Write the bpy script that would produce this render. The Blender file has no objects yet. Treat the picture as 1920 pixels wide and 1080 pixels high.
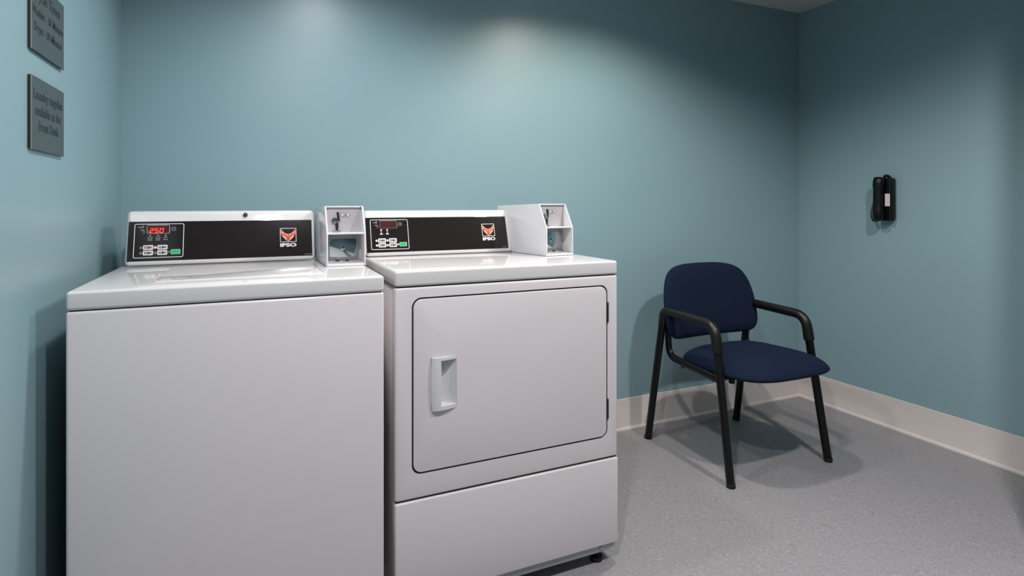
import bpy, bmesh, math, random
from mathutils import Vector, Matrix
random.seed(4)
S = bpy.context.scene
COL = S.collection

# ------------------------------------------------------------------ camera
cam_d = bpy.data.cameras.new('camera'); cam = bpy.data.objects.new('camera', cam_d); COL.objects.link(cam)
cam.location = (0, 0, 1.0955)
cam.rotation_euler = (math.radians(90), 0, math.radians(-24.235))
cam_d.sensor_width = 36; cam_d.sensor_fit = 'HORIZONTAL'
cam_d.lens = 1073.7 / 1920 * 36
cam_d.shift_y = -(540 - 381.7) / 1920
cam_d.clip_start = .02
S.camera = cam
# ------------------------------------------------------------------ world, exposure
W = bpy.data.worlds.new('world'); S.world = W; W.use_nodes = True
W.node_tree.nodes['Background'].inputs[0].default_value = (.8, .9, 1, 1)
W.node_tree.nodes['Background'].inputs[1].default_value = 0.0
S.view_settings.view_transform = 'Standard'
S.view_settings.look = 'None'
S.view_settings.gamma = 1
S.view_settings.use_curve_mapping = False
S.view_settings.exposure = 0.04
S.cycles.caustics_reflective = False
S.cycles.caustics_refractive = False
# ------------------------------------------------------------------ room measures (metres)
XL, XR, D, YF, H = -.4086, 2.8316, 2.3058, -1.60, 2.1805
# ------------------------------------------------------------------ recessed ceiling lamps (light of the room)
#        x     y      watts  colour               beam
LAMPS = [(1.33, 1.62, 62, (1.0, .945, .85), 148),
         (.27, 1.62, 38, (.95, .97, 1.0), 152),
         (1.62, .60, 112, (1.0, .95, .94), 160),
         (.22, .58, 94, (1.0, .96, .975), 160)]
for i, (x, y, w, c, beam) in enumerate(LAMPS):
    ld = bpy.data.lights.new('ceiling_lamp_light', 'SPOT'); lo = bpy.data.objects.new('ceiling_lamp_light', ld)
    COL.objects.link(lo); lo.location = (x, y, H - .012)
    ld.energy = w; ld.color = c; ld.shadow_soft_size = .045
    ld.spot_size = math.radians(beam); ld.spot_blend = .55

# ------------------------------------------------------------------ materials
def srgb(r, g, b):
    f = lambda c: (c / 255 / 12.92) if c / 255 <= .04045 else ((c / 255 + .055) / 1.055) ** 2.4
    return (f(r), f(g), f(b), 1)
def mat(name, col, rough=.5, metal=0, spec=.5, coat=0, emit=None, es=0, bump=None, var=None):
    m = bpy.data.materials.new(name); m.use_nodes = True; nt = m.node_tree; b = nt.nodes['Principled BSDF']
    b.inputs['Base Color'].default_value = col; b.inputs['Roughness'].default_value = rough
    b.inputs['Metallic'].default_value = metal; b.inputs['Specular IOR Level'].default_value = spec
    b.inputs['Coat Weight'].default_value = coat; b.inputs['Coat Roughness'].default_value = .05
    if emit: b.inputs['Emission Color'].default_value = emit; b.inputs['Emission Strength'].default_value = es
    tc = nt.nodes.new('ShaderNodeTexCoord')
    if var:                                    # (scale, low, high): gentle noise in the colour
        n = nt.nodes.new('ShaderNodeTexNoise'); n.inputs['Scale'].default_value = var[0]; n.inputs['Detail'].default_value = 3
        nt.links.new(tc.outputs['Object'], n.inputs['Vector'])
        r = nt.nodes.new('ShaderNodeMapRange'); r.inputs['To Min'].default_value = var[1]; r.inputs['To Max'].default_value = var[2]
        nt.links.new(n.outputs['Fac'], r.inputs['Value'])
        h = nt.nodes.new('ShaderNodeHueSaturation'); h.inputs['Color'].default_value = col
        nt.links.new(r.outputs[0], h.inputs['Value']); nt.links.new(h.outputs[0], b.inputs['Base Color'])
    if bump:                                   # (scale, strength, distance)
        n = nt.nodes.new('ShaderNodeTexNoise'); n.inputs['Scale'].default_value = bump[0]; n.inputs['Detail'].default_value = 4
        nt.links.new(tc.outputs['Object'], n.inputs['Vector'])
        bp = nt.nodes.new('ShaderNodeBump'); bp.inputs['Strength'].default_value = bump[1]; bp.inputs['Distance'].default_value = bump[2]
        nt.links.new(n.outputs['Fac'], bp.inputs['Height']); nt.links.new(bp.outputs[0], b.inputs['Normal'])
    return m
PAINT = mat('teal_wall_paint', srgb(129, 157, 164), .38, spec=.8, bump=(160, .10, .0012), var=(1.3, .975, 1.02))
CEIL = mat('ceiling_paint', srgb(205, 205, 200), .8, bump=(90, .1, .001))
BASEM = mat('vinyl_baseboard', srgb(206, 197, 193), .38, var=(6, .97, 1.02))
ENAMEL = mat('white_enamel', srgb(208, 205, 204), .07, spec=.55, bump=(14, .02, .0008), var=(3, .985, 1.01))
ENAMEL_F = mat('white_enamel_front', srgb(216, 209, 210), .26, spec=.4, bump=(300, .04, .0004), var=(2, .985, 1.01))
FACE = mat('grey_white_face_plate', srgb(174, 169, 171), .45)
WPLAST = mat('white_plastic', srgb(212, 210, 211), .22, var=(8, .98, 1.01))
GAPSHADE = mat('gap_shade', srgb(7, 7, 8), .7)  # near-black colour stands in for the shade inside gaps
PANEL = mat('glossy_black_overlay', srgb(29, 25, 25), .10, spec=.5, var=(30, .97, 1.03))
PRINT = mat('printed_white', srgb(214, 210, 208), .4)
PGREY = mat('printed_grey', srgb(150, 148, 146), .4)
GREEN = mat('green_button', srgb(8, 158, 92), .4, emit=srgb(8, 158, 92), es=.08)
PINK = mat('lit_pink_lamp', srgb(235, 170, 175), .4, emit=srgb(240, 150, 160), es=.5)
REDLED = mat('red_led', srgb(255, 60, 50), .4, emit=srgb(255, 62, 52), es=1.5)
REDHALO = mat('display_window_lit', srgb(52, 5, 7), .2, emit=srgb(120, 8, 10), es=.12)
REDOFF = mat('display_window_off', srgb(62, 26, 22), .2)
ORANGE = mat('orange_emblem', srgb(236, 108, 84), .45)
ORANGE2 = mat('pale_orange_emblem', srgb(242, 150, 128), .45)
CHROME = mat('polished_steel', srgb(205, 208, 210), .12, metal=1)
MIRROR = mat('mirror_steel', srgb(178, 186, 188), .07, metal=1)
GALV = mat('galvanised_steel', srgb(165, 170, 170), .4, metal=.6, var=(20, .9, 1.05))
BLACKM = mat('black_slot', srgb(8, 8, 8), .5)
STEELF = mat('brushed_frame', srgb(170, 172, 176), .3, metal=.8)
DARKSTEEL = mat('dark_frame_steel', srgb(150, 152, 158), .35, metal=.7)
RUBBER = mat('black_rubber', srgb(14, 14, 14), .7)
TUBE = mat('black_powder_coat', srgb(8, 8, 8), .34, spec=.35, bump=(400, .12, .0006))
ARM = mat('black_moulded_armrest', srgb(16, 15, 14), .38, spec=.4, bump=(500, .15, .0006))
PHONE = mat('black_phone_plastic', srgb(6, 6, 6), .38, spec=.28)
SIGN = mat('slate_sign_face', srgb(64, 76, 78), .42, bump=(500, .1, .0004), var=(40, .96, 1.04))
SIGNTXT = mat('sign_dark_letters', srgb(30, 38, 41), .5)
BRASSEDGE = mat('sign_light_edge', srgb(122, 128, 128), .4)
PLATE = mat('steel_wall_plate', srgb(170, 172, 160), .3, metal=.7)
PAPER = mat('white_card', srgb(205, 198, 200), .6)

def fabric_mat():
    m = bpy.data.materials.new('navy_upholstery'); m.use_nodes = True; nt = m.node_tree; b = nt.nodes['Principled BSDF']
    b.inputs['Roughness'].default_value = .9; b.inputs['Specular IOR Level'].default_value = .15
    b.inputs['Sheen Weight'].default_value = .04; b.inputs['Sheen Roughness'].default_value = .5
    b.inputs['Sheen Tint'].default_value = srgb(70, 90, 160)
    tc = nt.nodes.new('ShaderNodeTexCoord'); n = nt.nodes.new('ShaderNodeTexNoise'); n.inputs['Scale'].default_value = 420
    nt.links.new(tc.outputs['Object'], n.inputs['Vector'])
    cr = nt.nodes.new('ShaderNodeValToRGB'); cr.color_ramp.elements[0].position = .35; cr.color_ramp.elements[1].position = .68
    cr.color_ramp.elements[0].color = srgb(13, 22, 38); cr.color_ramp.elements[1].color = srgb(19, 31, 56)
    nt.links.new(n.outputs['Fac'], cr.inputs[0]); nt.links.new(cr.outputs[0], b.inputs['Base Color'])
    bp = nt.nodes.new('ShaderNodeBump'); bp.inputs['Strength'].default_value = .35; bp.inputs['Distance'].default_value = .001
    nt.links.new(n.outputs['Fac'], bp.inputs['Height']); nt.links.new(bp.outputs[0], b.inputs['Normal'])
    return m
FABRIC = fabric_mat()

def floor_mat():
    m = bpy.data.materials.new('speckled_vinyl_floor'); m.use_nodes = True; nt = m.node_tree; b = nt.nodes['Principled BSDF']
    L = nt.links.new; N = nt.nodes.new
    b.inputs['Roughness'].default_value = .48; b.inputs['Specular IOR Level'].default_value = .4
    tc = N('ShaderNodeTexCoord')
    def flecks(rot, sc, thr0, thr1, seed):
        mp = N('ShaderNodeMapping'); mp.inputs['Rotation'].default_value = (0, 0, rot); mp.inputs['Scale'].default_value = sc
        mp.inputs['Location'].default_value = (seed, seed * .7, 0)
        # a little warp so that flecks swirl
        w = N('ShaderNodeTexNoise'); w.inputs['Scale'].default_value = 9; w.inputs['Detail'].default_value = 2
        L(tc.outputs['Object'], w.inputs['Vector'])
        mx = N('ShaderNodeVectorMath'); mx.operation = 'SCALE'; mx.inputs['Scale'].default_value = .09
        L(w.outputs['Color'], mx.inputs[0])
        ad = N('ShaderNodeVectorMath'); L(tc.outputs['Object'], ad.inputs[0]); L(mx.outputs[0], ad.inputs[1])
        L(ad.outputs[0], mp.inputs['Vector'])
        n = N('ShaderNodeTexNoise'); n.inputs['Scale'].default_value = 1; n.inputs['Detail'].default_value = 3; n.inputs['Roughness'].default_value = .6
        L(mp.outputs[0], n.inputs['Vector'])
        r = N('ShaderNodeMapRange'); r.inputs['From Min'].default_value = thr0; r.inputs['From Max'].default_value = thr1
        L(n.outputs['Fac'], r.inputs['Value']); return r.outputs[0]
    light = flecks(.5, (70, 260, 1), .56, .74, 0)
    light2 = flecks(-.6, (280, 90, 1), .58, .76, 3)
    dark = flecks(1.1, (60, 190, 1), .56, .8, 7)
    mx1 = N('ShaderNodeMath'); mx1.operation = 'MAXIMUM'; L(light, mx1.inputs[0]); L(light2, mx1.inputs[1])
    c1 = N('ShaderNodeMix'); c1.data_type = 'RGBA'; c1.inputs[6].default_value = srgb(140, 137, 140); c1.inputs[7].default_value = srgb(98, 98, 103)
    L(dark, c1.inputs[0])
    c2 = N('ShaderNodeMix'); c2.data_type = 'RGBA'; c2.inputs[7].default_value = srgb(184, 181, 183)
    L(mx1.outputs[0], c2.inputs[0]); L(c1.outputs[2], c2.inputs[6]); L(c2.outputs[2], b.inputs['Base Color'])
    return m
FLOOR = floor_mat()

# ------------------------------------------------------------------ mesh helpers
class MB:
    def __init__(self): self.bm = bmesh.new()
    def _add(self, other, M=None):
        if M is not None: other.transform(M)
        me = bpy.data.meshes.new('t'); other.to_mesh(me); other.free(); self.bm.from_mesh(me); bpy.data.meshes.remove(me)
        return self
    def box(self, x0, x1, y0, y1, z0, z1, bev=0, seg=3, M=None):
        b = bmesh.new(); bmesh.ops.create_cube(b, size=1)
        for v in b.verts:
            v.co = Vector(((x0 + x1) / 2 + v.co.x * (x1 - x0), (y0 + y1) / 2 + v.co.y * (y1 - y0), (z0 + z1) / 2 + v.co.z * (z1 - z0)))
        if bev: bmesh.ops.bevel(b, geom=b.edges[:], offset=bev, segments=seg, profile=.5, affect='EDGES')
        return self._add(b, M)
    def prism(self, pts, d0, d1, axes='xz', bev=0, seg=2, M=None):
        """polygon in the plane `axes`, extruded along the third axis from d0 to d1"""
        b = bmesh.new(); third = [a for a in 'xyz' if a not in axes][0]
        def P(p, d):
            q = {axes[0]: p[0], axes[1]: p[1], third: d}; return (q['x'], q['y'], q['z'])
        lo = [b.verts.new(P(p, d0)) for p in pts]; hi = [b.verts.new(P(p, d1)) for p in pts]
        b.faces.new(lo); b.faces.new(hi[::-1]); n = len(pts)
        for i in range(n): b.faces.new((lo[i], hi[i], hi[(i + 1) % n], lo[(i + 1) % n]))
        bmesh.ops.recalc_face_normals(b, faces=b.faces[:])
        if bev:
            ed = [e for e in b.edges if len(e.link_faces) == 2 and e.calc_face_angle(0) > .6]
            bmesh.ops.bevel(b, geom=ed, offset=bev, segments=seg, profile=.5, affect='EDGES')
        return self._add(b, M)
    def cyl(self, c, axis, r, l, n=24, r2=None, bev=0, M=None):
        b = bmesh.new(); bmesh.ops.create_cone(b, cap_ends=True, segments=n, radius1=r, radius2=r if r2 is None else r2, depth=l)
        if bev:
            ed = [e for e in b.edges if len(e.link_faces) == 2 and e.calc_face_angle(0) > .9]
            bmesh.ops.bevel(b, geom=ed, offset=bev, segments=2, profile=.5, affect='EDGES')
        q = Vector((0, 0, 1)).rotation_difference(Vector(axis)).to_matrix().to_4x4()
        b.transform(Matrix.Translation(c) @ q)
        return self._add(b, M)
    def tube(self, pts, ra, rb, up, n=16, closed=False, cap=True):
        """sweep an ellipse (ra along `up`, rb across) along pts"""
        b = bmesh.new(); up = Vector(up); pts = [Vector(p) for p in pts]; rings = []; N = len(pts)
        for i, p in enumerate(pts):
            if closed: t = pts[(i + 1) % N] - pts[i - 1]
            else: t = pts[min(i + 1, N - 1)] - pts[max(i - 1, 0)]
            t.normalize(); u = (up - t * up.dot(t)).normalized(); w = t.cross(u)
            A = ra[i] if isinstance(ra, (list, tuple)) else ra; B = rb[i] if isinstance(rb, (list, tuple)) else rb
            rings.append([b.verts.new(p + u * math.cos(a) * A + w * math.sin(a) * B) for a in [2 * math.pi * k / n for k in range(n)]])
        R = N if closed else N - 1
        for i in range(R):
            r0, r1 = rings[i], rings[(i + 1) % N]
            for k in range(n): b.faces.new((r0[k], r0[(k + 1) % n], r1[(k + 1) % n], r1[k]))
        if cap and not closed: b.faces.new(rings[0][::-1]); b.faces.new(rings[-1])
        bmesh.ops.recalc_face_normals(b, faces=b.faces[:])
        return self._add(b)
    def build(self, name, m, parent=None, smooth=True, angle=32, M=None):
        if M is not None: self.bm.transform(M)
        if parent is not None:
            r = parent
            while r.parent: r = r.parent
            self.bm.transform(Matrix.Translation(-r.location))
        me = bpy.data.meshes.new(name); self.bm.to_mesh(me); self.bm.free()
        if smooth:
            for p in me.polygons: p.use_smooth = True
            me.set_sharp_from_angle(angle=math.radians(angle))
        me.materials.append(m); o = bpy.data.objects.new(name, me); COL.objects.link(o)
        if parent is not None: o.parent = parent
        return o
def rr(x0, x1, z0, z1, r, n=6):
    pts = []
    for cx, cz, a0 in ((x1 - r, z1 - r, 0), (x0 + r, z1 - r, 90), (x0 + r, z0 + r, 180), (x1 - r, z0 + r, 270)):
        for k in range(n + 1):
            a = math.radians(a0 + 90 * k / n); pts.append((cx + r * math.cos(a), cz + r * math.sin(a)))
    return pts
def fillet(pts, radii, n=7):
    """round the corners of an open 3-D polyline"""
    P = [Vector(p) for p in pts]; out = [P[0]]
    for i in range(1, len(P) - 1):
        r = radii[i - 1]; a = (P[i - 1] - P[i]).normalized(); b = (P[i + 1] - P[i]).normalized()
        p0 = P[i] + a * r; p1 = P[i] + b * r
        for k in range(n + 1):
            t = k / n; out.append(p0 * (1 - t) ** 2 + P[i] * 2 * t * (1 - t) + p1 * t * t)
    out.append(P[-1]); return out
def cut(obj, cutter_mb):
    c = cutter_mb.build('cutter', GAPSHADE, None, smooth=False)
    c.location = -root_of(obj).location if obj.parent else Vector((0, 0, 0))
    if obj.parent: c.location = Vector((0, 0, 0)); c.data.transform(Matrix.Translation(-root_of(obj).location)); c.parent = root_of(obj)
    md = obj.modifiers.new('b', 'BOOLEAN'); md.object = c; md.operation = 'DIFFERENCE'; md.solver = 'EXACT'
    bpy.context.view_layer.update()
    dg = bpy.context.evaluated_depsgraph_get()
    me = bpy.data.meshes.new_from_object(obj.evaluated_get(dg)); obj.modifiers.clear(); obj.data = me
    bpy.data.objects.remove(c)
    me.materials.clear(); me.materials.append(obj_mat[obj.name]) if obj.name in obj_mat else None
obj_mat = {}
def root_of(o):
    while o.parent: o = o.parent
    return o
def cut_m(obj, cutter_mb, m):
    obj_mat[obj.name] = m; cut(obj, cutter_mb)
    me = obj.data
    for p in me.polygons: p.use_smooth = True; p.material_index = 0
    me.set_sharp_from_angle(angle=math.radians(32))
def text_bm(s, size, extrude=.0002, align='CENTER', sx=1, offset=0, spacing=1):
    c = bpy.data.curves.new('txt', 'FONT'); c.body = s; c.size = size; c.extrude = extrude; c.align_x = align; c.offset = offset
    c.space_character = spacing; c.resolution_u = 3
    o = bpy.data.objects.new('txt', c); COL.objects.link(o); bpy.context.view_layer.update()
    me = bpy.data.meshes.new_from_object(o.evaluated_get(bpy.context.evaluated_depsgraph_get()))
    mb = MB(); mb.bm.from_mesh(me); mb.bm.transform(Matrix.Scale(sx, 4, (1, 0, 0)))
    bpy.data.objects.remove(o); return mb
def frame_matrix(o, right, up):
    r = Vector(right).normalized(); u = Vector(up).normalized(); n = r.cross(u)
    M = Matrix((r, u, n)).transposed().to_4x4(); M.translation = Vector(o); return M
def thing(name, label, cat, loc, group=None):
    o = bpy.data.objects.new(name, None); COL.objects.link(o); o.location = loc; o.empty_display_size = .1
    o['label'] = label; o['category'] = cat
    if group: o['group'] = group
    return o
def struct(o): o['kind'] = 'structure'; return o

# ------------------------------------------------------------------ room shell
T = .12
struct(MB().box(XL - T, XR + T, YF - T, D + T, -.1, 0).build('floor', FLOOR, smooth=False))
struct(MB().box(XL - T, XR + T, YF - T, D + T, H, H + .1).build('ceiling', CEIL, smooth=False))
struct(MB().box(XL - T, XR + T, D, D + T, 0, H).build('wall_back', PAINT, smooth=False))
struct(MB().box(XL - T, XL, YF, D, 0, H).build('wall_left', PAINT, smooth=False))
struct(MB().box(XR, XR + T, YF, D, 0, H).build('wall_right', PAINT, smooth=False))
struct(MB().box(XL - T, XR + T, YF - T, YF, 0, H).build('wall_front', PAINT, smooth=False))
# added unseen wall block that shades the right wall's near end from one lamp
CX, CY = 2.20, .955
struct(MB().box(CX, XR, YF, CY, 0, H).build('added_shade_corner', PAINT, smooth=False))
# cove base: thin vinyl skirting with a toe that flares out on to the floor
prof = [(0, .1515), (.0030, .1515), (.0040, .1500), (.0040, .0170), (.0046, .0155), (.0128, .0085), (.0145, .0060), (.0145, 0), (0, 0)]
struct(MB().prism([(D - t, z) for t, z in prof], XL, XR, 'yz').build('baseboard_back', BASEM, angle=25))
struct(MB().prism([(XR - t, z) for t, z in prof], CY, D - .0040, 'xz').build('baseboard_right', BASEM, angle=25))
struct(MB().prism([(CX - t, z) for t, z in prof], YF + .004, CY, 'xz').build('baseboard_added_corner', BASEM, angle=25))  # skirting around the added shading corner
struct(MB().prism([(CY + t, z) for t, z in prof], CX, XR - .004, 'yz').build('baseboard_added_corner', BASEM, angle=25))
struct(MB().prism([(XL + t, z) for t, z in prof], YF, D - .0040, 'xz').build('baseboard_left', BASEM, angle=25))
struct(MB().prism([(YF + t, z) for t, z in prof], XL + .004, CX - .004, 'yz').build('baseboard_front', BASEM, angle=25))

# ------------------------------------------------------------------ control panels
PT = Matrix.Identity(4)
def flat(pts, t=.0003, z=0):   # printed shape in panel coordinates (x right, y up, normal +z)
    return MB().prism(pts, z, z + t, 'xy')
def outline(x0, x1, y0, y1, w, r, t=.0003):
    """a printed rounded-rectangle line as a thin ring"""
    o = rr(x0, x1, y0, y1, r, 4); i = rr(x0 + w, x1 - w, y0 + w, y1 - w, max(r - w, .0003), 4)
    mb = MB(); b = mb.bm; vo = [b.verts.new((p[0], p[1], t)) for p in o]; vi = [b.verts.new((p[0], p[1], t)) for p in i]
    vo2 = [b.verts.new((p[0], p[1], 0)) for p in o]; vi2 = [b.verts.new((p[0], p[1], 0)) for p in i]; n = len(o)
    for k in range(n):
        j = (k + 1) % n
        b.faces.new((vo[k], vo[j], vi[j], vi[k])); b.faces.new((vo[k], vo2[k], vo2[j], vo[j])); b.faces.new((vi[k], vi[j], vi2[j], vi2[k]))
    bmesh.ops.recalc_face_normals(b, faces=b.faces[:]); return mb
def disc(cx, cy, r, n=20): return [(cx + r * math.cos(2 * math.pi * k / n), cy + r * math.sin(2 * math.pi * k / n)) for k in range(n)]
def arcline(pts, w):
    """polyline of width w as a polygon"""
    P = [Vector(p) for p in pts]; a = []; b = []
    for i, p in enumerate(P):
        t = (P[min(i + 1, len(P) - 1)] - P[max(i - 1, 0)]).normalized(); n = Vector((-t.y, t.x)) * w / 2
        a.append(tuple(p + n)); b.append(tuple(p - n))
    return a + b[::-1]
def join(*mbs):
    r = MB()
    for m in mbs: r._add(m.bm)
    return r
SEG = {'2': 'abged', '5': 'afgcd', '0': 'abcdef'}
def seven(ch, x, y, w, h, t, slant=.16):
    segs = {'a': ((0, h), (w, h)), 'b': ((w, h), (w, h / 2)), 'c': ((w, h / 2), (w, 0)), 'd': ((0, 0), (w, 0)), 'e': ((0, 0), (0, h / 2)), 'f': ((0, h / 2), (0, h)), 'g': ((0, h / 2), (w, h / 2))}
    out = []
    for s in SEG[ch]:
        (ax, ay), (bx, by) = segs[s]; d = Vector((bx - ax, by - ay)).normalized(); n = Vector((-d.y, d.x)) * t / 2; g = d * t * .15
        A = Vector((ax, ay)) + g; B = Vector((bx, by)) - g
        poly = [A - d * t * .3, A + n, B + n, B + d * t * .3, B - n, A - n]
        out.append(flat([(x + p.x + p.y * slant, y + p.y) for p in poly], .0003, .0009))
    return join(*out)
def control_panel(root, x0, ybase, z0, washer):
    """x0: left edge; (ybase, z0): lower edge point on the slanted face"""
    Wd, Ht = .504, .1185
    M = frame_matrix((x0, ybase - .001, z0 + .0003), (1, 0, 0), (0, .3, 1))
    back = MB().box(0, Wd, 0, Ht, -.002, .0006, .0003, 1).build('control_panel', PANEL, root, M=M)
    K = M @ Matrix.Translation((0, 0, .0006))
    def add(name, mb, m): return mb.build(name, m, back, smooth=False, M=K)
    def pos(ft): return Ht - ft
    add('border_line', outline(.0146, .141, .009, .1115, .0017, .005), PRINT)
    # display
    add('display', flat(rr(.0465, .1035, pos(.0365), pos(.0112), .002, 3)), REDHALO if washer else REDOFF)
    add('display_frame', outline(.0460, .1040, pos(.037), pos(.0108), .0012, .003), PRINT if washer else PGREY)
    if washer:
        for k, ch in enumerate('250'):
            add('display_digit', seven(ch, .0525 + k * .0128, pos(.0345), .0080, .0125, .0020), REDLED)
    # clock symbol
    add('clock_symbol', join(outline(.108, .120, pos(.0292), pos(.0172), .0011, .0058), flat(arcline([(.114, pos(.0232)), (.1175, pos(.0232))], .0012)), flat(disc(.114, pos(.0232), .0011))), PGREY)
    # coin / hand symbols at the upper left
    sy = pos(.0)
    add('coin_symbol', join(flat(arcline([(.0235, sy - .0175), (.031, sy - .0165)], .0012)), flat(arcline([(.0255, sy - .0150), (.0285, sy - .0195)], .001)),
        flat(arcline([(.031, sy - .019), (.0345, sy - .0135), (.0365, sy - .0120), (.037, sy - .0195), (.0335, sy - .021)], .001)),
        flat(arcline([(.029, sy - .0255), (.034, sy - .0262), (.0395, sy - .0255)], .0011)), flat(arcline([(.0325, sy - .0285), (.0375, sy - .0282)], .001)),
        flat(arcline([(.0375, sy - .0275), (.040, sy - .0300), (.0395, sy - .0345), (.036, sy - .0350)], .001))), PGREY)
    # programme step symbols
    xs = (.0548, .0745, .0940) if washer else (.0500, .0700)
    for k, x in enumerate(xs):
        y = pos(.0505)
        parts = [flat(disc(x, y + .0078, .0019 if washer else .0028, 12))]
        if washer and k < 2:
            parts += [flat(arcline([(x - .0055, y + .003), (x - .0042, y - .002), (x + .0042, y - .002), (x + .0055, y + .003)], .0012)),
                      flat(arcline([(x - .0048, y + .0032), (x - .0016, y + .0042), (x + .0016, y + .0028), (x + .0048, y + .0038)], .0011)),
                      flat(arcline([(x - .006, y - .0060), (x + .006, y - .0060)], .0016))]
        elif washer:
            parts += [flat(arcline([(x - .0038, y - .002), (x - .0028, y + .003), (x, y + .0048), (x + .0028, y + .003), (x + .0038, y - .002)], .0013)),
                      flat(arcline([(x - .0055, y - .0060), (x - .002, y - .0045), (x + .002, y - .0045), (x + .0055, y - .0060)], .0014))]
        else:
            parts += [flat(arcline([(x - .0022, y + .004), (x + .0015, y + .0015), (x - .0015, y - .001), (x + .0022, y - .003)], .0013)),
                      flat([(x - .0055, y - .0075), (x + .0055, y - .0075), (x + .0034, y - .0040), (x - .0034, y - .0040)])]
        add('step_symbol', join(*parts), PGREY if washer else PRINT)
    # programme buttons with their lamps
    for r_, ft in enumerate((.0785, .0946)):
        for c_, x in enumerate((.0512, .0870)):
            y = pos(ft); w, h = .0255, .0138
            mb = outline(x - w / 2, x + w / 2, y - h / 2, y + h / 2, .0030, .0026)
            inner = join(flat(arcline([(x - .0085, y + .0015), (x + .0005, y + .0015)], .0013)), flat(arcline([(x - .0085, y - .0018), (x - .0005, y - .0018)], .0011)),
                         outline(x + .0035, x + .0085, y - .0038, y + .0038, .0009, .0012))
            add('programme_button', join(mb, inner), PRINT)
            lx = x - .0178
            lit = washer and r_ == 0 and c_ == 1
            lamp = flat(disc(lx, y - .0003, .0036)) if (lit or not washer) else join(outline(lx - .0036, lx + .0036, y - .0039, y + .0033, .0010, .0035), flat(arcline([(lx - .0012, y - .0003), (lx + .0012, y - .0003)], .0018)))
            add('programme_lamp', lamp, PINK if lit else (PGREY if washer else PRINT))
    y = pos(.0930)
    sb = add('start_button', join(outline(.1088, .1330, y - .007, y + .007, .0016, .002)), PRINT)
    add('start_button_face', flat(rr(.1096, .1322, y - .0062, y + .0062, .003, 4), .0005), GREEN)
    add('start_lamp', flat(disc(.1045, y, .0028)), GREEN if washer else PRINT)
    # maker's emblem
    ex, ey, ew, eh = Wd - .096, pos(.0725), .0485, .0455
    add('emblem_frame', outline(ex, ex + ew, ey, ey + eh, .0015, .0016), PRINT)
    U = lambda p: (ex + p[0] * ew, ey + p[1] * eh)
    head = [(.09, .92), (.15, .80), (.23, .71), (.32, .64), (.41, .60), (.50, .585), (.59, .60), (.68, .64), (.77, .71), (.85, .80), (.91, .92),
            (.95, .75), (.93, .58), (.88, .45), (.80, .33), (.70, .20), (.62, .12), (.55, .07), (.50, .04), (.45, .07), (.38, .12), (.30, .20), (.20, .33), (.12, .45), (.07, .58), (.05, .75)]
    add('emblem', flat([U(p) for p in head]), ORANGE)
    for sgn in (-1, 1):
        lobe = [(.10, .50), (.17, .50), (.27, .45), (.35, .37), (.41, .27), (.43, .17), (.36, .20), (.26, .28), (.17, .38)]
        add('emblem_cheek', flat([U((.5 + sgn * (.5 - p[0]), p[1])) for p in lobe], .0005), ORANGE2)
        slit = [(.09, .53), (.18, .54), (.29, .49), (.38, .40), (.445, .26), (.455, .12)]
        add('emblem_slit', flat(arcline([U((.5 + sgn * (.5 - p[0]), p[1])) for p in slit], .0019), .0006), PANEL)
    add('emblem_slit', flat(arcline([U((.5, .56)), U((.5, .18))], .0012), .0006), PANEL)
    t = text_bm('IPSO', .0175, .00015, 'CENTER', 1.0, .0008, 1.0)
    vx = [v.co.x for v in t.bm.verts]; vy = [v.co.y for v in t.bm.verts]
    t.bm.transform(Matrix.Translation((ex, pos(.0880), .0002)) @ Matrix.Diagonal((ew / (max(vx) - min(vx)), .0118 / (max(vy) - min(vy)), 1, 1)) @ Matrix.Translation((-min(vx), -min(vy), 0)))
    add('maker_lettering', t, PRINT)
    t = join(*[flat(arcline([(Wd - .0235 + k * .0042, .0050), (Wd - .0235 + k * .0042 + .0030, .0050)], .0013)) for k in range(5)])
    add('fine_print', t, PGREY)
    return back

def console(root, x0, x1, yb, z0, zt, washer):
    """slanted splash-back; front face leans back 0.3 per unit height"""
    h = zt - z0; yt = yb + .3 * h
    prof = [(yb, z0), (yt, zt), (yt + .15, zt), (D - .045, z0 + .02), (D - .045, z0)]
    c = MB().prism(prof, x0, x1, 'yz', bev=.0125, seg=5).build('console', ENAMEL, root)
    return c

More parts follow.
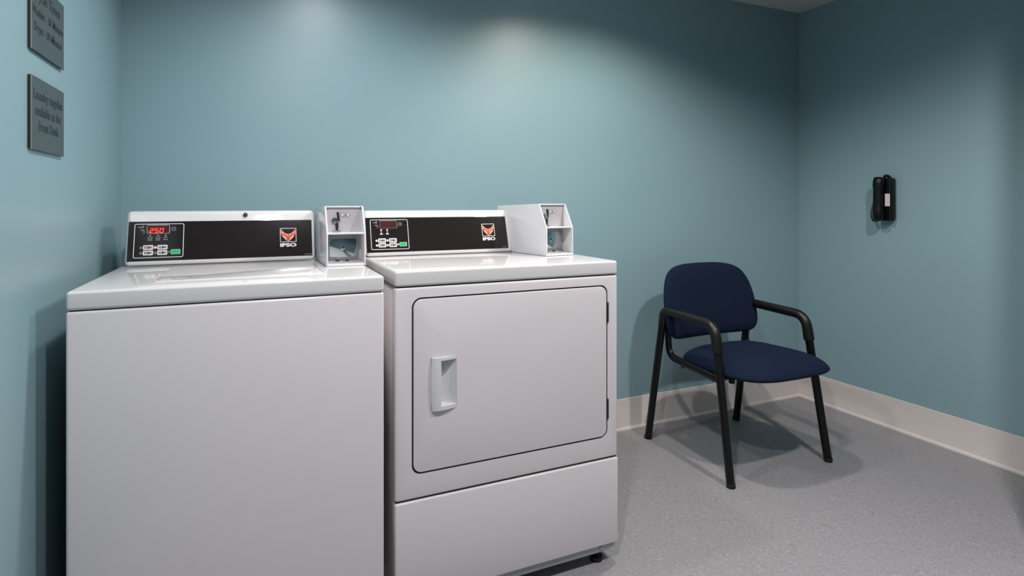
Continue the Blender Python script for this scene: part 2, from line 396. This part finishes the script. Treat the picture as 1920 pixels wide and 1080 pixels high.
# ------------------------------------------------------------------ coin box (part of each machine)
def coin_box(root, M):
    w, L, zk, zt, zb = .1110, .325, .094, .1735, .166
    yk = .002; yt = .046; th = .0045; yp = .052
    k = MB(); side = [(0, 0), (yk, zk), (yt, zt), (L, zb), (L, 0)]
    for xa in (0, w - th): k.prism(side, xa, xa + th, 'yz', bev=.0014, seg=2)
    k.prism([(yt - .001, zt), (L, zb), (L, zb - th), (yt - .001, zt - th)], .001, w - .001, 'yz', bev=.0013)
    k.prism([(.001, .0), (.001, .0065), (yp + .002, .010), (L, .010), (L, 0)], .001, w - .001, 'yz', bev=.0013)
    k.box(.002, w - .002, yk + .001, yp + .002, zk - .0022, zk + .0022, .001, 2)
    k.box(.002, w - .002, L - .004, L, .004, zb - .002)
    cb = k.build('coin_box', WPLAST, root, M=M)
    def add(n, mb, m): return mb.build(n, m, cb, M=M)
    F = yp - .0004
    add('face_plate', MB().box(.002, w - .002, yp, yp + .004, .004, zt - .0052), FACE)
    # coin chute: upper slot, round coin button, lower slot, cup
    add('coin_slot', MB().prism([(.0345, .1555), (.0395, .1555), (.0425, .1315), (.0375, .1315)], F - .0012, F + .001, 'xz').prism([(.0325, .1245), (.0385, .1245), (.0385, .1015), (.0325, .1015)], F - .0012, F + .001, 'xz'), BLACKM)
    add('slot_rim', MB().prism([(.0400, .1560), (.0416, .1560), (.0450, .1280), (.0385, .1230), (.0375, .1250), (.0430, .1295)], F - .0018, F + .001, 'xz', bev=.0004)
        .prism([(.0392, .1240), (.0408, .1240), (.0408, .1010), (.0392, .1010)], F - .0018, F + .001, 'xz', bev=.0004)
        .prism([(.0308, .1240), (.0320, .1240), (.0320, .1010), (.0308, .1010)], F - .0018, F + .001, 'xz', bev=.0004), CHROME)
    add('coin_knob', MB().cyl((.0295, F - .003, .1300), (0, 1, 0), .0076, .007, 28, bev=.001).cyl((.0295, F - .007, .1300), (0, 1, 0), .0035, .002, 16), CHROME)
    add('knob_ring', MB().cyl((.0295, F - .0004, .1300), (0, 1, 0), .0090, .0014, 28), BLACKM)
    add('coin_cup', MB().box(.0250, .0460, F - .006, F + .001, .0968, .1004, .0012, 2).cyl((.0355, F - .006, .0990), (0, 0, 1), .0042, .004, 18), CHROME)
    # sticker
    st = [(.046, .1475), (.050, .1530), (.069, .1530), (.073, .1475), (.069, .1420), (.050, .1420)]
    s = add('price_sticker', MB().prism(st, F - .0003, F + .0003, 'xz'), PRINT)
    mo = MB(); n = len(st)
    for i in range(n):
        a = Vector(st[i]); b = Vector(st[(i + 1) % n]); d = (b - a).normalized(); q = Vector((-d.y, d.x)) * .0004
        mo.prism([tuple(a + q), tuple(b + q), tuple(b - q), tuple(a - q)], F - .0006, F, 'xz')
    add('sticker_outline', mo, BLACKM)
    t = text_bm('25\u00a2', .0080, .0002, 'CENTER', 1.0, .0002); add('sticker_text', MB()._add(t.bm, frame_matrix((.0595, F - .0005, .1448), (1, 0, 0), (0, 0, 1))), BLACKM)
    # money drawer: steel frame, mirror-bright door, cylinder lock
    x0, x1, z0, z1 = .0085, .0985, .0165, .0850
    fr = MB().prism(rr(x0, x1, z0, z1, .002, 2), F - .004, F + .001, 'xz', bev=.0008)
    add('money_door_frame', fr, STEELF)
    add('money_door_inner_band', MB().box(x0 + .003, x1 - .003, F - .0046, F - .003, z0 + .003, z1 - .004), DARKSTEEL)  # darker grey steel band between frame and door
    add('money_door', MB().prism(rr(x0 + .0045, x1 - .0065, z0 + .005, z1 - .007, .002, 3), F - .007, F - .003, 'xz', bev=.0009, seg=2), MIRROR)
    add('money_door_lock', MB().cyl((.0520, F - .0078, .0500), (0, 1, 0), .0058, .003, 26, bev=.0008), CHROME)
    add('keyhole', MB().cyl((.0520, F - .0094, .0500), (0, 1, 0), .0030, .001, 18).box(.0512, .0528, F - .0101, F - .009, .0462, .0500), BLACKM)
    for x in (.040, .066):
        add('door_clip', MB().box(x - .0055, x + .0055, F - .008, F - .003, z0 + .003, z0 + .0065, .0008, 1), STEELF)
    for x in (.034, .040, .062, .068):
        add('screw', MB().cyl((x, F - .001, .0115), (0, 1, 0), .0020, .0022, 12), BLACKM)
    for z in (.012, .168):
        add('screw', MB().cyl((w - .008, (F if z < .1 else .0455) - .0004, z if z < .1 else .1705), (0, 1, 0), .0014, .002, 10), BLACKM)
    return cb

# ------------------------------------------------------------------ washer (left)
WX0, WX1, WY = -.353, .298, 1.445
wash = thing('washing_machine', 'white top-loading coin washer with red lit 250 display, left of the dryer', 'washing machine', ((WX0 + WX1) / 2, (WY + 2.15) / 2, 0))
MB().box(WX0 + .002, WX1 - .002, WY + .018, 2.15, .035, .868, .004, 2).build('cabinet', ENAMEL_F, wash)
MB().box(WX0, WX1, WY, WY + .03, .030, .8724, .006, 4).build('front_panel', ENAMEL_F, wash)
MB().box(WX0 + .006, WX1 - .006, WY + .004, WY + .03, .866, .880).build('seam_shade', GAPSHADE, wash)  # dark strip painted as the shade in the seam
MB().box(WX0, WX1, WY - .001, 2.155, .8746, .9141, .007, 5).build('top_panel', ENAMEL, wash)
lid = MB().prism(rr(-.213, .168, 1.538, 1.880, .012, 6), .9125, .9165, 'xy', bev=.0022, seg=3).build('lid', ENAMEL, wash)
wc = console(wash, -.340, .180, 1.943, .9155, 1.0725, True)
control_panel(wash, -.3330, 1.9473, .9285, True)
MB().cyl((-.025, 1.983, 1.0605), (0, -1, .3), .0066, .003, 24, bev=.0006).cyl((-.025, 1.981, 1.0610), (0, -1, .3), .0030, .003, 18).build('console_lock', BLACKM, wc)
coin_box(wash, Matrix.Translation((.1878, 1.704, .9146)) @ Matrix.Rotation(math.radians(.6), 4, 'Z'))
for x, y in ((WX0 + .05, WY + .06), (WX1 - .05, WY + .06), (WX0 + .05, 2.09), (WX1 - .05, 2.09)):
    MB().cyl((x, y, .006), (0, 0, 1), .022, .012, 24, bev=.002).cyl((x, y, .024), (0, 0, 1), .007, .03, 12).build('foot', RUBBER, wash)

# ------------------------------------------------------------------ dryer (right)
DX0, DX1, DY = .3304, 1.0155, 1.4683
dry = thing('clothes_dryer', 'white coin-operated front-loading dryer with large hinged door, right of the washer', 'dryer', ((DX0 + DX1) / 2, (DY + 2.17) / 2, 0))
MB().box(DX0 + .002, DX1 - .002, DY + .020, 2.17, .052, .872, .004, 2).build('cabinet', ENAMEL_F, dry)
fp = MB().box(DX0, DX1, DY, DY + .032, .3235, .8763, .006, 4).build('front_panel', ENAMEL_F, dry)
cut_m(fp, MB().prism(rr(.3745, .9800, .3855, .8490, .026, 8), DY - .02, DY + .05, 'xz'), ENAMEL_F)
MB().box(.360, .995, DY + .030, DY + .040, .375, .860).build('door_recess', GAPSHADE, dry)  # near-black backing, painted as shade behind the door gap
MB().box(DX0 + .006, DX1 - .006, DY + .004, DY + .03, .868, .886).build('seam_shade', GAPSHADE, dry)  # shade of the seam below the top, painted dark
MB().box(DX0 + .003, DX1 - .003, DY + .005, DY + .03, .312, .330).build('panel_gap', GAPSHADE, dry)  # dark bar painted as shade between upper and lower panel
MB().box(DX0, DX1, DY - .001, 2.172, .8795, .9205, .007, 5).build('top_panel', ENAMEL, dry)
MB().box(DX0, DX1 + .001, DY - .003, DY + .03, .0605, .3188, .0045, 3).build('lower_panel', ENAMEL_F, dry)
rail = MB().prism([(DX0 + .012, .0400), (DX1 - .034, .0400), (DX1 - .010, .0500), (DX1 - .006, .0640), (DX0 + .012, .0640)], DY + .004, DY + .016, 'xz').build('toe_rail', GALV, dry)
MB().cyl((.958, DY + .003, .0520), (0, 1, 0), .0048, .004, 18, bev=.0008).build('screw', GALV, rail)
gap_ring = MB().prism(rr(.3740, .9805, .3850, .8495, .026, 8), DY + .0035, DY + .031, 'xz').build('door_gap_shade', GAPSHADE, dry)  # added dark ring, painted as shade in the gap around the door
cut_m(gap_ring, MB().prism(rr(.3795, .9749, .3908, .8441, .0225, 8), DY - .01, DY + .05, 'xz'), GAPSHADE)
# door, with a pocket for its pull
door = MB().prism(rr(.3792, .9752, .3905, .8444, .0225, 8), DY - .0015, DY + .026, 'xz', bev=.0022, seg=3).build('door', ENAMEL_F, dry)
cut_m(door, MB().box(.4480, .4970, DY - .02, DY + .0235, .5520, .6820), ENAMEL_F)
pts = []
hx0, hx1, hz0, hz1 = .4275, .4960, .5475, .6875
h1 = MB()
nz, nx = 12, 10
b = h1.bm; grid = []
for i in range(nz + 1):          # softly bowed outer shell
    row = []; v = i / nz; z = hz0 + (hz1 - hz0) * v
    for j in range(nx + 1):
        u = j / nx; bow = 1 - (2 * v - 1) ** 2
        x = hx0 - .0022 * bow + (hx1 - hx0 + .0022 * bow) * u
        y = DY - .0022 - .0095 * math.sin(math.pi * min(1, .04 + u * .96) ** .62) - .0015 * bow
        row.append((x, y, z))
    grid.append(row)
F_ = [[b.verts.new(p) for p in row] for row in grid]; B_ = [[b.verts.new((p[0], DY + .0240, p[2])) for p in row] for row in grid]
for i in range(nz):
    for j in range(nx):
        b.faces.new((F_[i][j], F_[i][j + 1], F_[i + 1][j + 1], F_[i + 1][j])); b.faces.new((B_[i][j], B_[i + 1][j], B_[i + 1][j + 1], B_[i][j + 1]))
for i in range(nz):
    b.faces.new((F_[i][0], F_[i + 1][0], B_[i + 1][0], B_[i][0])); b.faces.new((F_[i][nx], B_[i][nx], B_[i + 1][nx], F_[i + 1][nx]))
for j in range(nx):
    b.faces.new((F_[0][j], B_[0][j], B_[0][j + 1], F_[0][j + 1])); b.faces.new((F_[nz][j], F_[nz][j + 1], B_[nz][j + 1], B_[nz][j]))
bmesh.ops.recalc_face_normals(b, faces=b.faces[:])
handle = h1.build('door_handle', WPLAST, door)
# the pocket: deep under the grip on the left, rising to the right edge
wedge = MB().prism([(.4510, DY - .03), (.4510, DY + .0205), (.4600, DY + .0205), (.4950, DY - .0010), (.4950, DY - .03)], .5585, .6790, 'xy')
cut_m(handle, wedge, WPLAST)
hb = handle.modifiers.new('soft', 'BEVEL'); hb.width = .0034; hb.segments = 3; hb.limit_method = 'ANGLE'; hb.angle_limit = math.radians(38)
# the door is cleared where the handle body sits
cut_m(door, MB().box(.4262, .4962, DY - .02, DY + .0245, .5473, .6877), ENAMEL_F)
for z in (.766, .472):
    MB().cyl((.9790, DY - .0012, z), (0, 0, 1), .0034, .060, 14, bev=.0006).box(.9755, .9830, DY + .0005, DY + .004, z - .036, z + .030, .0006, 1).build('hinge', mat('dark_hinge_steel', srgb(58, 55, 54), .35, metal=.6) if z > .7 else bpy.data.materials['dark_hinge_steel'], dry)
dc = console(dry, .331, .8560, 1.8890, .9215, 1.0715, False)
control_panel(dry, .3345, 1.8935, .9345, False)
piv = Vector((.845, 2.035, .9212))
coin_box(dry, Matrix.Translation(piv) @ Matrix.Rotation(math.radians(7.2), 4, 'Z') @ Matrix.Translation((-.010, -.36, 0)))
for x, y in ((DX0 + .06, DY + .05), (DX1 - .055, DY + .035), (DX0 + .06, 2.10), (DX1 - .06, 2.10)):
    MB().cyl((x, y, .007), (0, 0, 1), .020, .014, 24, bev=.002).cyl((x, y, .032), (0, 0, 1), .007, .044, 12).build('levelling_foot', RUBBER, dry)

# ------------------------------------------------------------------ chair
chair = thing('armchair', 'navy upholstered guest chair with black tubular frame and arms, in the room corner', 'chair', (1.955, 1.88, 0))
def side(xs, xtop):
    f = xs; t = xtop
    X = lambda z: f + (t - f) * z / .62
    front = (X(0), 1.668, .0); fb = (X(.6), 1.747, .6090); rb = (X(.62), 2.058, .6200); rear = (X(0), 2.178, 0)
    # arm bows down a little towards the front
    path = fillet([front, fb, rb, rear], [.055, .035], 8)
    return path
for s, (xf, xt) in enumerate(((1.6770, 1.6720), (2.2250, 2.1840))):
    p = side(xf, xt)
    leg_f = [p[0], p[0].lerp(p[1], .5), p[1]]
    # one bent tube from the front foot over the arm to the back foot, cut into its visible members
    k1 = [i for i, q in enumerate(p) if q.z > .55]
    front_pts = [p[0], p[0].lerp(p[1], .33), p[0].lerp(p[1], .66), p[0].lerp(p[1], .93)]
    rearA, rearB = p[-2], p[-1]
    MB().tube(front_pts, .0145, .0178, (1, 0, 0), 20).build('front_leg', TUBE, chair)
    MB().tube([rearA.lerp(rearB, .02), rearA.lerp(rearB, .5), rearB], .0145, .0185, (1, 0, 0), 20).build('rear_leg', TUBE, chair)
    st = p[0].lerp(p[1], .912)
    arm_pts = [st, p[0].lerp(p[1], .97)] + p[1:-1] + [rearA.lerp(rearB, .06)]
    n = len(arm_pts)
    ra = [.0180 + .0028 * max(0, 1 - k / 12) for k in range(n)]; rb = [.0195 + .0028 * max(0, 1 - k / 12) for k in range(n)]
    ra[-1] = .0160; rb[-1] = .0200; ra[-2] = .0165; rb[-2] = .0198
    MB().tube(arm_pts, ra, rb, (1, 0, 0), 20).build('armrest', ARM, chair)
    # inner rail: down behind the back pad, bends forward under the seat to the front leg
    xi = (1.7060 if s == 0 else 2.1720)
    rail_pts = fillet([(xi, 2.080, .620), (xi, 2.064, .408), (xi - (.012 if s == 0 else -.012), 1.745, .392)], [.050], 9)
    MB().tube(rail_pts, .0120, .0170, (1, 0, 0), 16).build('seat_rail', TUBE, chair)
    # weld tabs tying the inner rail to the leg
    xo = (1.6850 if s == 0 else 2.2200)
    MB().box(min(xi, xo), max(xi, xo), 2.0600, 2.0780, .570, .600, .003, 2).build('weld_tab', TUBE, chair)
    for (px, py, pz) in ((xf, 1.668, 0), (xf, 2.178, 0)):
        MB().cyl((px, py, .008), (0, 0, 1), .0172, .014, 20, bev=.0015).build('foot_cap', RUBBER, chair)
MB().tube([(1.690, 1.775, .386), (2.215, 1.775, .386)], .0095, .012, (0, 0, 1), 14).build('cross_bar', TUBE, chair)
MB().tube([(1.705, 1.975, .386), (2.200, 1.975, .386)], .0095, .012, (0, 0, 1), 14).build('cross_bar', TUBE, chair)
MB().cyl((1.756, 1.742, .380), (0, 0, 1), .012, .018, 16, bev=.002).build('seat_bolt', RUBBER, chair)

def cushion(outline_pts, place, topf, botf, rings=14, edge=1.0):
    """closed pad: outline in (a,b); place(a,b,h) -> world; topf/botf(r, a, b) give the height of either face"""
    mb = MB(); b = mb.bm; n = len(outline_pts); ca = sum(p[0] for p in outline_pts) / n; cb_ = sum(p[1] for p in outline_pts) / n
    def surf(fn):
        R = []
        for k in range(1, rings + 1):
            r = math.sin(k / rings * math.pi / 2)
            R.append([b.verts.new(place(ca + (p[0] - ca) * r, cb_ + (p[1] - cb_) * r, fn(r, ca + (p[0] - ca) * r, cb_ + (p[1] - cb_) * r))) for p in outline_pts])
        c = b.verts.new(place(ca, cb_, fn(0, ca, cb_)))
        for i in range(n): b.faces.new((c, R[0][i], R[0][(i + 1) % n]))
        for k in range(rings - 1):
            for i in range(n): b.faces.new((R[k][i], R[k + 1][i], R[k + 1][(i + 1) % n], R[k][(i + 1) % n]))
    surf(topf); surf(botf)
    bmesh.ops.remove_doubles(b, verts=b.verts[:], dist=.0004); bmesh.ops.recalc_face_normals(b, faces=b.faces[:])
    return mb
def smooth_loop(P, n=4):
    out = []; N = len(P)
    for i in range(N):
        p0, p1, p2, p3 = [Vector(P[(i + k) % N]) for k in (-1, 0, 1, 2)]
        for j in range(n):
            t = j / n
            out.append(tuple(.5 * ((2 * p1) + (p2 - p0) * t + (2 * p0 - 5 * p1 + 4 * p2 - p3) * t * t + (3 * p1 - p0 - 3 * p2 + p3) * t ** 3)))
    return out
# back pad
half = [(0, .4880), (.10, .4885), (.195, .491), (.236, .500), (.258, .522), (.268, .556), (.2690, .600), (.2665, .650), (.258, .700), (.243, .742), (.216, .780), (.172, .803), (.110, .8135), (.05, .8160)]
bp = smooth_loop([(x, z) for x, z in half] + [(0, .8165)] + [(-x, z) for x, z in half[:0:-1]], 3)
BXC = 1.9290
def bplace(a, bz, hgt):
    y = 2.0420 + .20 * (bz - .47) - .55 * a * a - hgt
    return (BXC + a, y, bz)
back = cushion(bp, bplace, lambda r, a, z: .026 * (1 - r ** 5) ** .5, lambda r, a, z: -.034 * (1 - r ** 7) ** .5, 14).build('backrest', FABRIC, chair, angle=80)
# seat pad
def sup(a, b_, n, e):
    out = []
    for k in range(n):
        t = 2 * math.pi * k / n; c, s = math.cos(t), math.sin(t)
        out.append((math.copysign(abs(c) ** e, c) * a, math.copysign(abs(s) ** e, s) * b_))
    return out
so = [(x * (1.0 + .05 * (-y / .25)), y) for x, y in sup(.247, .252, 72, .58)]
def splace(a, b_, hgt):
    return (1.9410 + a, 1.812 + b_, .4160 + hgt - .025 * b_)
seat = cushion(so, splace, lambda r, a, b_: .067 * (1 - r ** 3.0) ** .62, lambda r, a, b_: -.025 * (1 - r ** 5) ** .6, 16).build('seat', FABRIC, chair, angle=80)

# ------------------------------------------------------------------ wall phone
phone = thing('wall_telephone', 'black corded wall telephone with white card, on the right wall', 'telephone', (XR, 1.80, 1.00))
PX = XR
pl = MB().box(PX - .006, PX, 1.7605, 1.830, 1.083, 1.205, .002, 2).build('wall_plate', PLATE, phone)
base = MB().prism(rr(1.7590, 1.8250, 1.0120, 1.2200, .012, 5), PX - .048, PX - .006, 'yz', bev=.006, seg=3).build('phone_base', PHONE, phone)
MB().box(PX - .0500, PX - .0475, 1.7625, 1.7860, 1.083, 1.1430, .0006, 1).build('number_card', PAPER, base)
# handset: ear and mouth pieces joined by a slimmer grip
hp = [(1.018, .012, .019), (1.022, .019, .022), (1.035, .022, .024), (1.060, .021, .024), (1.075, .016, .021), (1.095, .0145, .0212), (1.120, .0140, .0208), (1.145, .0145, .0212), (1.165, .016, .021), (1.180, .021, .024), (1.205, .022, .024), (1.219, .019, .022), (1.223, .012, .018)]
MB().tube([(PX - .068 - (.010 * math.sin(math.pi * (z - 1.018) / .205)), 1.8030, z) for z, a, b_ in hp], [a for z, a, b_ in hp], [b_ for z, a, b_ in hp], (1, 0, 0), 20).build('handset', PHONE, phone, angle=60)
def coil(path, r, turns, wr):
    P = [Vector(p) for p in path]; out = []; N = turns * 10
    for k in range(N + 1):
        t = k / N * (len(P) - 1); i = min(int(t), len(P) - 2); f = t - i; c = P[i].lerp(P[i + 1], f); d = (P[i + 1] - P[i]).normalized()
        u = d.orthogonal().normalized(); w = d.cross(u); a = 2 * math.pi * k / 10
        out.append(c + u * r * math.cos(a) + w * r * math.sin(a))
    return out
cp = [(PX - .060, 1.8060, 1.016), (PX - .055, 1.8360, 1.012), (PX - .045, 1.8520, 1.030), (PX - .040, 1.8560, 1.055), (PX - .036, 1.8520, 1.085), (PX - .030, 1.8440, 1.120), (PX - .024, 1.8360, 1.160), (PX - .020, 1.8190, 1.200), (PX - .025, 1.8060, 1.226), (PX - .035, 1.7890, 1.231), (PX - .040, 1.7720, 1.226), (PX - .038, 1.7640, 1.214)]
MB().tube(coil(cp, .0055, 44, .0016), .0016, .0016, (.3, .5, .8), 6).build('coiled_cord', PHONE, phone, angle=180)

# ------------------------------------------------------------------ wall signs
def sign(z0, z1, lines, label, name='wall_sign'):
    s = thing(name, label, 'sign', (XL, 1.53, z0))
    y0, y1 = 1.4230, 1.6370
    MB().box(XL, XL + .0045, y0 + .001, y1 - .004, z0 + .002, z1 - .001).build('backing', RUBBER, s, smooth=False)
    f = MB().box(XL + .0040, XL + .0062, y0 + .003, y1, z0, z1, .0006, 1).build('sign_face', SIGN, s, smooth=False)
    MB().box(XL + .0042, XL + .00635, y0 + .0026, y0 + .0042, z0, z1).build('edge_strip', BRASSEDGE, s, smooth=False)
    for txt, size, yc, z, sx in lines:
        t = text_bm(txt, size, .0003, 'CENTER', sx, .0003)
        MB()._add(t.bm, frame_matrix((XL + .0063, yc, z), (0, 1, 0), (0, 0, 1))).build('lettering', SIGNTXT, f, smooth=False)
    return s
sign(1.404, 1.553, [('Cycle Times', .0325, 1.527, 1.512, .98), ('Washer - 30 Minutes', .0250, 1.529, 1.478, .93), ('Dryer - 30 Minutes', .0250, 1.529, 1.445, .93)],
     'grey sign reading Cycle Times, upper sign on the left wall')
sign(1.2040, 1.3525, [('Laundry supplies', .0290, 1.530, 1.308, .96), ('available at the', .0290, 1.530, 1.276, .96), ('Front Desk', .0290, 1.530, 1.245, .96)],
     'grey sign reading Laundry supplies available at the Front Desk, on the left wall')

# ------------------------------------------------------------------ the recessed ceiling lamps themselves (above the frame)
LENS = mat('lamp_lens', srgb(240, 240, 235), .5, emit=(1, .97, .92, 1), es=3)
TRIM = mat('lamp_trim', srgb(225, 225, 225), .4)
for i, (x, y, w, c, beam) in enumerate(LAMPS):
    t = thing('ceiling_lamp', ('round recessed ceiling lamp above the ' + ('dryer', 'washer', 'middle of the room', 'left side of the room')[i]), 'ceiling light', (x, y, H), 'recessed ceiling lamps')
    mb = MB(); b = mb.bm; n = 40; ro, ri = .085, .070
    R0 = [b.verts.new((x + ro * math.cos(2 * math.pi * k / n), y + ro * math.sin(2 * math.pi * k / n), H)) for k in range(n)]
    R1 = [b.verts.new((x + (ro - .004) * math.cos(2 * math.pi * k / n), y + (ro - .004) * math.sin(2 * math.pi * k / n), H - .005)) for k in range(n)]
    R2 = [b.verts.new((x + ri * math.cos(2 * math.pi * k / n), y + ri * math.sin(2 * math.pi * k / n), H - .003)) for k in range(n)]
    for A, B in ((R0, R1), (R1, R2)):
        for k in range(n): b.faces.new((A[k], A[(k + 1) % n], B[(k + 1) % n], B[k]))
    bmesh.ops.recalc_face_normals(b, faces=b.faces[:])
    mb.build('trim_ring', TRIM, t)
    MB().cyl((x, y, H - .002), (0, 0, 1), ri, .002, 40).build('lens', LENS, t)
